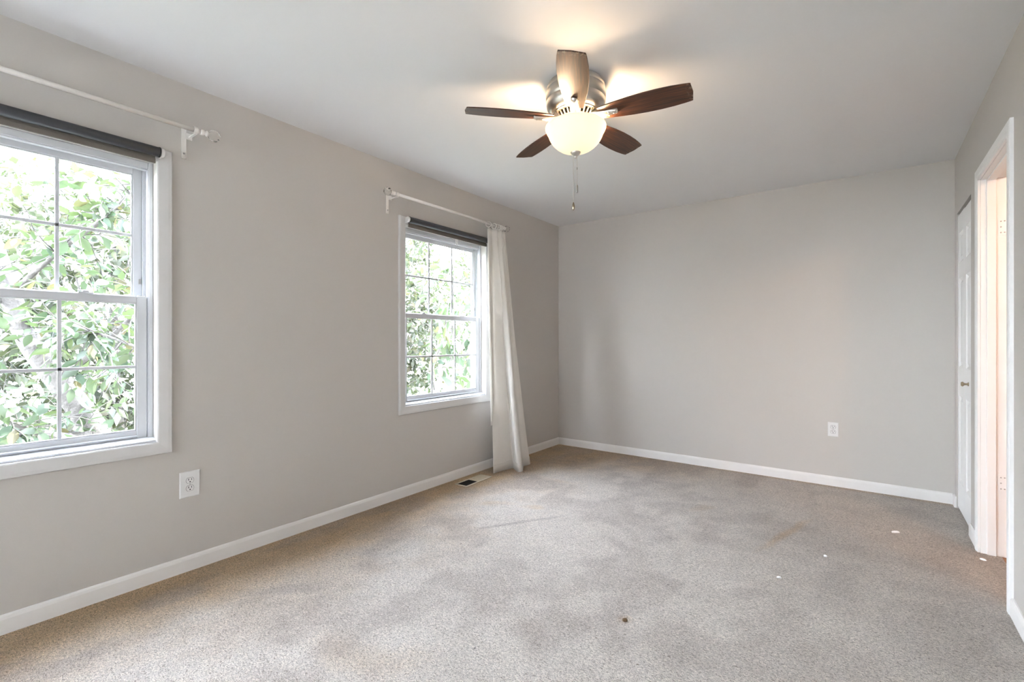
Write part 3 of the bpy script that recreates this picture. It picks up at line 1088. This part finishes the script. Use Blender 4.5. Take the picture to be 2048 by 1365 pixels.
# ------------------------------------------------------------------ ceiling fan
def ceiling_fan():
    FX, FY = 1.577, 2.05
    t = thing('ceiling_fan', 'flush brushed nickel ceiling fan with five dark wood blades and lit bowl', 'ceiling fan', (FX, FY, H))
    zz = lambda z: z - H
    m = MB().lathe([(.118, zz(2.4395)), (.132, zz(2.432)), (.141, zz(2.418)), (.1445, zz(2.404)), (.1415, zz(2.400)), (.1415, zz(2.397)), (.1465, zz(2.394)),
                    (.1490, zz(2.375)), (.1480, zz(2.350)), (.1440, zz(2.346)), (.1440, zz(2.343)), (.1470, zz(2.340)), (.1430, zz(2.318)), (.1330, zz(2.298)), (.1180, zz(2.286)), (.1000, zz(2.282))], n=72)
    m.build('motor_housing', 'nickel', t)
    # vented lower ring: cone with slots between ribs
    m = MB().lathe([(.112, zz(2.286)), (.113, zz(2.281)), (.109, zz(2.279))], n=60)
    m.lathe([(.088, zz(2.258)), (.086, zz(2.252)), (.066, zz(2.250)), (.060, zz(2.262))], n=60)
    for i in range(30):
        a = 2 * PI * i / 30
        q = MB()
        w = .0042 if i % 6 else .010
        q.add([(.110, -w, zz(2.282)), (.110, w, zz(2.282)), (.086, w * .8, zz(2.254)), (.086, -w * .8, zz(2.254)),
               (.104, -w, zz(2.284)), (.104, w, zz(2.284)), (.080, w * .8, zz(2.256)), (.080, -w * .8, zz(2.256))],
              [(0, 1, 2, 3), (7, 6, 5, 4), (0, 3, 7, 4), (1, 5, 6, 2), (0, 4, 5, 1), (3, 2, 6, 7)])
        q.xf(Matrix.Rotation(a, 4, 'Z'))
        m.add(q.v, q.f)
    vr = m.build('vent_ring', 'nickel', t)
    m = MB().lathe([(.098, zz(2.284)), (.074, zz(2.256))], n=40)
    m.build('vent_core', 'slot_dark', vr)
    # light kit fitter
    m = MB().lathe([(.070, zz(2.2505)), (.070, zz(2.246)), (.062, zz(2.242)), (.062, zz(2.226)), (.040, zz(2.222)), (.012, zz(2.221)), (.010, zz(2.100)), (.0, zz(2.100))], n=48)
    m.build('light_fitter', 'nickel', t)
    # glass bowl
    out = [(.1420, 2.2210), (.1485, 2.2205), (.1500, 2.2150), (.1490, 2.2080), (.1440, 2.1960), (.1380, 2.1860), (.1345, 2.1780), (.1310, 2.1680), (.1240, 2.1540), (.1130, 2.1390),
           (.0980, 2.1240), (.0800, 2.1110), (.0580, 2.1010), (.0340, 2.0940), (.0120, 2.0920)]
    inn = [(r - .0045, z + .004) for r, z in out[::-1][1:-2]]
    prof = out + [(.0120, 2.0965)] + inn
    m = MB().lathe([(max(r, .004), zz(z)) for r, z in prof], n=72, closed=True)
    bowl = m.build('light_bowl', 'bowl', t)
    m = MB().lathe([(.024, zz(2.0965)), (.0255, zz(2.0940)), (.0235, zz(2.0880)), (.0165, zz(2.0780)), (.0120, zz(2.0745)), (.0075, zz(2.0720)), (.0085, zz(2.0690)), (.0060, zz(2.0640)), (0, zz(2.0630))], n=36)
    m.build('bowl_finial', 'nickel', t)
    # two lit bulbs in the bowl
    for k, a in enumerate((0.5, 0.5 + PI)):
        bx, by = .075 * math.cos(a), .075 * math.sin(a)
        m = MB().lathe([(.0, zz(2.146)), (.012, zz(2.149)), (.020, zz(2.158)), (.022, zz(2.170)), (.017, zz(2.186)), (.012, zz(2.198)), (.012, zz(2.204))], (bx, by, 0), 20)
        m.build('light_bulb', 'bulb', t)
        m = MB().lathe([(.0145, zz(2.204)), (.0145, zz(2.222)), (.010, zz(2.224))], (bx, by, 0), 20)
        m.build('bulb_socket', 'nickel', t)
        L = bpy.data.lights.new('fan_bulb', 'POINT')
        L.energy = BULB_W; L.color = BULB_COL; L.shadow_soft_size = .024
        lo = bpy.data.objects.new('fan_bulb', L); COL.objects.link(lo)
        lo.parent = t; lo.location = (bx * 1.5, by * 1.5, zz(2.211))
    # blades
    def blade_mesh():
        st = [(.118, .040), (.150, .046), (.20, .0535), (.27, .0625), (.34, .0680), (.40, .0690), (.46, .0665), (.51, .0610), (.535, .0570), (.5425, .0545)]
        n = len(st)
        th = .0028
        vs = []
        for sgn in (1, -1):
            for x, w in st:
                cr_ = 0.006 if x > .53 else 0
                for q in (-1, -.5, 0, .5, 1):
                    vs.append((x + (cr_ * (1 - abs(q)) if x > .54 else 0), w * q, sgn * th))
        fs = []
        k = 5 * n
        for i in range(n - 1):
            for j in range(4):
                a = i * 5 + j
                fs.append((a, a + 5, a + 6, a + 1))
                fs.append((k + a, k + a + 1, k + a + 6, k + a + 5))
        rim = [i * 5 for i in range(n)] + [(n - 1) * 5 + j for j in range(1, 5)] + [i * 5 + 4 for i in range(n - 2, -1, -1)] + [3, 2, 1]
        for i in range(len(rim)):
            a, b = rim[i], rim[(i + 1) % len(rim)]
            fs.append((a, b, b + k, a + k))
        m = MB(); m.add(vs, fs)
        return m
    def arm_mesh():
        m = MB()
        # tapering half-round bracket under the blade root
        prof = [(.060, .030, .004), (.085, .026, .010), (.115, .0225, .016), (.150, .019, .018), (.185, .0165, .018), (.205, .0155, .017), (.212, .013, .012)]
        n = 10
        vs, fs = [], []
        for x, w, h in prof:
            for i in range(n + 1):
                a = PI * i / n
                vs.append((x, w * math.cos(a), -.0032 - h * math.sin(a)))
        for j in range(len(prof) - 1):
            for i in range(n):
                a = j * (n + 1) + i
                fs.append((a, a + 1, a + n + 2, a + n + 1))
            a = j * (n + 1)
            fs.append((a, a + n + 1, a + 2 * n + 1, a + n))
        fs.append(tuple(range(n + 1)))
        fs.append(tuple(range((len(prof) - 1) * (n + 1), len(prof) * (n + 1)))[::-1])
        m.add(vs, fs, True)
        m.box((.050, -.020, -.010), (.130, .020, .0075))
        return m
    first = None
    for k in range(5):
        ang = math.radians(-62.7 + 72 * k)
        if first is None:
            b = blade_mesh().build('blade', 'wood', t, 0.0012)
            a = arm_mesh().build('blade_arm', 'nickel', b)
            q = MB()
            for dx, dy in ((.196, 0.0), (.170, .0095), (.170, -.0095)):
                q.lathe([(0, -.0075), (.003, -.0068), (.0042, -.005), (.0042, 0)], (dx, dy, -.0145 if dy == 0 else -.0125), 12)
            s = q.build('arm_screw', 'steel', b)
            first = (b, a, s)
        else:
            b = first[0].copy(); COL.objects.link(b); b.parent = t
            for ch in first[1:]:
                c = ch.copy(); COL.objects.link(c); c.parent = b
        b.location = (0, 0, zz(2.262))
        b.rotation_mode = 'QUATERNION'
        b.rotation_quaternion = Quaternion((0, 0, 1), ang) @ Quaternion((1, 0, 0), math.radians(PITCH))
    # pull chains
    for (dx, dy, z1, kind) in ((-.009, -.006, 1.806, 0), (.006, .004, 1.892, 1)):
        m = MB()
        z = 2.070
        m.tube([(dx, dy, zz(2.068)), (dx, dy, zz(z1 + .036))], .0009, 6)
        i = 0
        while z > z1 + .036:
            m.lathe([(0, zz(z) - .0017), (.0017, zz(z)), (0, zz(z) + .0017)], (dx, dy, 0), 6)
            z -= .0062
        ch = m.build('pull_chain', 'nickel', t)
        if kind == 0:
            m = MB().lathe([(0, zz(z1 + .040)), (.0025, zz(z1 + .038)), (.0040, zz(z1 + .032)), (.0062, zz(z1 + .020)), (.0062, zz(z1 + .012)), (.0040, zz(z1 + .004)), (.003, zz(z1)), (0, zz(z1))], (dx, dy, 0), 18)
            m.build('chain_pendant', 'brass', ch)
        else:
            m = MB().lathe([(0, zz(z1 + .040)), (.0038, zz(z1 + .038)), (.0052, zz(z1 + .034)), (.0052, zz(z1 + .004)), (.0042, zz(z1)), (0, zz(z1))], (dx, dy, 0), 18)
            m.build('chain_pendant', 'steel', ch)
            m = MB().lathe([(0, zz(2.020)), (.003, zz(2.018)), (.003, zz(2.008)), (0, zz(2.006))], (dx, dy, 0), 12)
            m.build('chain_link', 'steel', ch)
    return t

PITCH = -12.0
ceiling_fan()


# ------------------------------------------------------------------ scraps on the carpet
def scrap(name, label, cat, x, y, l, w, h, rot, mat):
    m = MB()
    n = 9
    vs = []
    rr = random.Random(int(x * 1000))
    for k, (s, z) in enumerate(((1.0, .0), (.95, h * .6), (.6, h))):
        for i in range(n):
            a = 2 * PI * i / n
            q = s * (.85 + .3 * rr.random())
            vs.append((l / 2 * q * math.cos(a), w / 2 * q * math.sin(a), z))
    fs = []
    for j in range(2):
        for i in range(n):
            fs.append((j * n + i, j * n + (i + 1) % n, (j + 1) * n + (i + 1) % n, (j + 1) * n + i))
    fs += [tuple(range(n))[::-1], tuple(range(2 * n, 3 * n))]
    m.add(vs, fs)
    o = m.build(name, mat)
    o.location = (x, y, .001); o.rotation_euler = (0, 0, rot)
    return tag(o, label, cat)

scrap('paper_scrap', 'long white scrap on the carpet toward the closet', 'scrap', 2.883, 3.633, .046, .018, .010, .6, 'scrap_white')
scrap('paper_scrap', 'small white scrap on the carpet left of the long scrap', 'scrap', 2.563, 3.005, .018, .012, .008, .2, 'scrap_white')
scrap('paper_scrap', 'flat white scrap in the middle right of the carpet', 'scrap', 2.395, 2.598, .024, .014, .007, .5, 'scrap_white')
scrap('paper_scrap', 'white sliver on the carpet right inside the doorway', 'scrap', 3.232, 3.452, .032, .011, .007, -.7, 'scrap_white')
scrap('lint_clump', 'brown clump of lint on the near carpet', 'lint', 1.934, 1.821, .020, .014, .010, .6, 'lint_brown')


# ------------------------------------------------------------------ outdoors
GZ = -2.9
m = MB().box((-40, -30, GZ - .1), (-.5, 45, GZ))
tag(m.build('ground_lawn', 'lawn'), 'sunlit lawn far below the windows', 'lawn', kind='structure')
m = MB().box((-.16, YR - .12, GZ), (4.4, YB + .12, -.06))
tag(m.build('wall_lower_storey', 'wall_siding'), 'storey of the house below the room', 'wall', kind='structure')


def leaf_cloud(name, mat, parent, P, D, N, L, tint, origin, fine=True):
    """one mesh of many leaves. P base points, D axis dirs, N normals, L lengths, tint (n,2)"""
    P, D, N = map(np.asarray, (P, D, N))
    n = len(P)
    L = np.asarray(L)[:, None]
    S = np.cross(D, N); S /= np.linalg.norm(S, axis=1)[:, None]
    N = np.cross(S, D)
    if fine:
        #  (along, across, lift)
        T = [(0.0, 0, 0), (.22, .19, .03), (.22, 0, -.01), (.22, -.19, .03), (.48, .25, .02), (.48, 0, -.035), (.48, -.25, .02), (.76, .16, -.03), (.76, 0, -.07), (.76, -.16, -.03), (1.0, 0, -.13)]
        F = [(0, 1, 2), (0, 2, 3), (1, 4, 5, 2), (2, 5, 6, 3), (4, 7, 8, 5), (5, 8, 9, 6), (7, 10, 8), (8, 10, 9)]
    else:
        T = [(0, 0, 0), (.42, .25, .03), (.42, 0, -.03), (.42, -.25, .03), (1.0, 0, -.10)]
        F = [(0, 1, 2), (0, 2, 3), (1, 4, 2), (2, 4, 3)]
    k = len(T)
    V = np.zeros((n, k, 3))
    for i, (a, b, c) in enumerate(T):
        V[:, i] = P + D * (a * L) + S * (b * L) + N * (c * L)
    V = V.reshape(-1, 3) - np.array(origin)
    me = bpy.data.meshes.new(name)
    fs = [tuple(i * k + q for q in f) for i in range(n) for f in F]
    me.from_pydata(V.tolist(), [], fs)
    me.polygons.foreach_set('use_smooth', [True] * len(me.polygons))
    a = me.attributes.new('tint', 'FLOAT_COLOR', 'POINT')
    col = np.zeros((n, k, 4), np.float32); col[:, :, 3] = 1
    col[:, :, :2] = np.asarray(tint)[:, None, :]
    a.data.foreach_set('color', col.ravel())
    me.materials.append(MATS[mat])
    o = bpy.data.objects.new(name, me)
    COL.objects.link(o)
    o.parent = parent
    return o


def unit(v):
    return v / np.linalg.norm(v, axis=-1, keepdims=True)


def tree(name, label, base, limbs, leaves_per_twig, leaf_len, mat, twigs, twig_len, seed, fine=True, warm=.08, droop=.35, wild=1.0, group='leafy trees outside the windows', crown=None):
    """limbs: list of (points, r0, r1). Twigs sprout from the limbs, leaves along the twigs."""
    rg = np.random.default_rng(seed)
    t = thing(name, label, 'tree', base, group=group)
    b = np.array(base)
    m = MB()
    pts_all, wts = [], []
    for i, (pts, r0, r1) in enumerate(limbs):
        p = np.array(pts, float)
        # smooth resample
        q = []
        for a in range(len(p) - 1):
            for f in np.linspace(0, 1, 6, endpoint=False):
                p0, p1, p2, p3 = p[max(a - 1, 0)], p[a], p[a + 1], p[min(a + 2, len(p) - 1)]
                q.append(0.5 * ((2 * p1) + (-p0 + p2) * f + (2 * p0 - 5 * p1 + 4 * p2 - p3) * f * f + (-p0 + 3 * p1 - 3 * p2 + p3) * f ** 3))
        q.append(p[-1]); q = np.array(q)
        m.tube((q - b).tolist(), list(np.linspace(r0, r1, len(q))), 9)
        if i > 0 or len(limbs) == 1:
            pts_all.append(q[len(q) // 4:])
    m.build('trunk', 'bark', t)
    src = np.concatenate(pts_all)
    tw = MB()
    LP, LD, LN, LL, LT = [], [], [], [], []
    for k in range(twigs):
        if crown is None:
            s = src[rg.integers(len(src))]
        else:
            cc, rad = crown
            s = np.array(cc) + unit(rg.normal(size=3)) * np.array(rad) * rg.uniform(.15, 1.0) ** .5
        d = unit(rg.normal(size=3) * np.array([1, 1, .75]) * wild + np.array([0, 0, .1]))
        ln = twig_len * rg.uniform(.5, 1.25)
        steps = 5
        p = s.copy(); path = [p.copy()]
        for j in range(steps):
            d = unit(d + rg.normal(size=3) * .22 + np.array([0, 0, -droop * .12 * j]))
            p = p + d * ln / steps
            path.append(p.copy())
        path = np.array(path)
        if path[:, 0].max() > -0.42:
            continue
        tw.tube((path - b).tolist(), list(np.linspace(.0075, .002, len(path)) * (twig_len / .8)), 4, smooth=True)
        for j in range(leaves_per_twig):
            f = (j + .6) / leaves_per_twig
            u = f * (len(path) - 1); i0 = min(int(u), len(path) - 2); fr = u - i0
            pp = path[i0] * (1 - fr) + path[i0 + 1] * fr
            ax = unit(path[i0 + 1] - path[i0])
            side = unit(np.cross(ax, rg.normal(size=3)))
            dd = unit(ax * .7 + side * (1.0 if j < leaves_per_twig - 1 else .2) + np.array([0, 0, -droop]))
            nn = unit(np.array([0, 0, 1.0]) + rg.normal(size=3) * (.75 if fine else 1.3))
            LP.append(pp); LD.append(dd); LN.append(nn); LL.append(leaf_len * rg.uniform(.65, 1.2))
            LT.append((rg.uniform(0, 1) ** 1.2, rg.uniform(.5, 1) if rg.uniform() < warm else rg.uniform(0, .12)))
    tw.build('branches', 'bark', t)
    leaf_cloud('foliage', mat, t, LP, LD, LN, LL, LT, base, fine)
    return t


# nearest tree, leaning past the first window
tree('cherry_tree', 'nearest tree with a leaning trunk outside the window nearest the camera', (-2.5, 1.9, GZ),
     [([(-2.5, 1.9, GZ), (-2.5, 1.62, -1.2), (-2.42, 1.30, -.2), (-2.4, 1.05, .40), (-2.4, .82, .84), (-2.4, .66, 1.15), (-2.42, .56, 1.5), (-2.5, .48, 1.9), (-2.6, .30, 2.6)], .12, .045),
      ([(-2.4, 1.05, .40), (-2.2, .80, .42), (-1.9, .50, .62), (-1.7, .2, .9)], .045, .012),
      ([(-2.4, .82, .84), (-2.1, 1.05, 1.15), (-1.9, 1.25, 1.45), (-1.8, 1.5, 1.8)], .028, .008),
      ([(-2.4, .70, 1.1), (-1.8, .72, 1.25), (-1.3, .80, 1.22), (-1.0, .95, 1.12)], .018, .006),
      ([(-2.42, .56, 1.5), (-2.0, .75, 1.8), (-1.7, .95, 2.05), (-1.5, 1.1, 2.3)], .022, .007),
      ([(-2.42, .60, 1.4), (-2.3, .1, 1.7), (-2.0, -.4, 2.0)], .022, .008),
      ([(-2.45, .54, 1.6), (-3.1, 1.0, 2.0), (-3.5, 1.6, 2.3)], .025, .008),
      ([(-2.4, .9, .7), (-3.0, 1.3, .9), (-3.4, 2.0, 1.2)], .025, .008),
      ([(-2.4, 1.2, .1), (-2.0, 1.4, .3), (-1.6, 1.5, .55)], .02, .006)],
     8, .105, 'leaf_near', 230, .55, 3, warm=.06, droop=.35)

# tree outside the second window
tree('drooping_leaf_tree', 'tree with long drooping leaves outside the window beside the curtain', (-2.6, 4.4, GZ),
     [([(-2.6, 4.4, GZ), (-2.55, 4.45, -1.2), (-2.45, 4.6, -.1), (-2.4, 4.93, .42), (-2.4, 5.25, .86), (-2.4, 5.6, 1.1), (-2.4, 5.95, 1.4)], .07, .02),
      ([(-2.4, 4.93, .42), (-2.1, 4.6, .8), (-1.8, 4.5, 1.2), (-1.6, 4.4, 1.7)], .025, .008),
      ([(-2.4, 5.25, .86), (-2.2, 5.1, 1.4), (-2.0, 4.9, 1.9), (-1.9, 4.8, 2.3)], .022, .008),
      ([(-2.4, 5.25, .86), (-2.0, 5.3, 1.0), (-1.6, 5.2, 1.3), (-1.3, 4.9, 1.5)], .02, .006),
      ([(-2.4, 5.6, 1.1), (-2.9, 6.0, 1.6), (-3.2, 6.4, 2.1)], .02, .006),
      ([(-2.45, 4.6, -.1), (-2.1, 4.5, .1), (-1.7, 4.4, .35)], .02, .006)],
     7, .15, 'leaf_near', 85, .55, 5, warm=.05, droop=.7)

def limb_set(base, cc, rad, n, rg):
    b = np.array(base, float); c = np.array(cc, float)
    L = [([tuple(b), tuple(b * .6 + c * .4 + (.05, .1, 0)), tuple(c + (0, 0, -.3)), tuple(c + (0, 0, rad[2] * .8))], .10, .015)]
    for i in range(n):
        p0 = c + (0, 0, rg.uniform(-rad[2], rad[2] * .5))
        p2 = c + unit(rg.normal(size=3)) * np.array(rad) * .8
        L.append(([tuple(p0), tuple((p0 + p2) / 2 + (0, 0, .12)), tuple(p2)], .022, .006))
    return L

rg = np.random.default_rng(21)
bgt = [((-5.6, 1.9), 1.4, 'bushy pale tree directly behind the leaning trunk'), ((-6.6, -3.0), .9, 'bushy pale tree on the outer side of the near window'),
       ((-8.6, 4.6), 2.0, 'tall pale tree seen in the gap behind two bushy trees'), ((-5.4, 6.6), 1.7, 'bushy pale tree behind the drooping leaf tree'),
       ((-5.6, 10.6), 1.9, 'bushy pale tree at the curtain side of the far window'), ((-9.0, 9.0), 2.4, 'tall pale tree farther back behind the far window'),
       ((-9.6, .6), 2.0, 'tall pale tree farther back behind the near window')]
for i, ((bx, by), zc, lab) in enumerate(bgt):
    rad = (1.45, 1.65, 2.5)
    cc = (bx, by, zc)
    tree('broadleaf_tree', lab, (bx, by, GZ), limb_set((bx, by, GZ), cc, rad, 14, rg), 9, .16, 'leaf_far', 900, .6, 40 + i, fine=False, warm=.12, droop=.2, crown=(cc, rad))
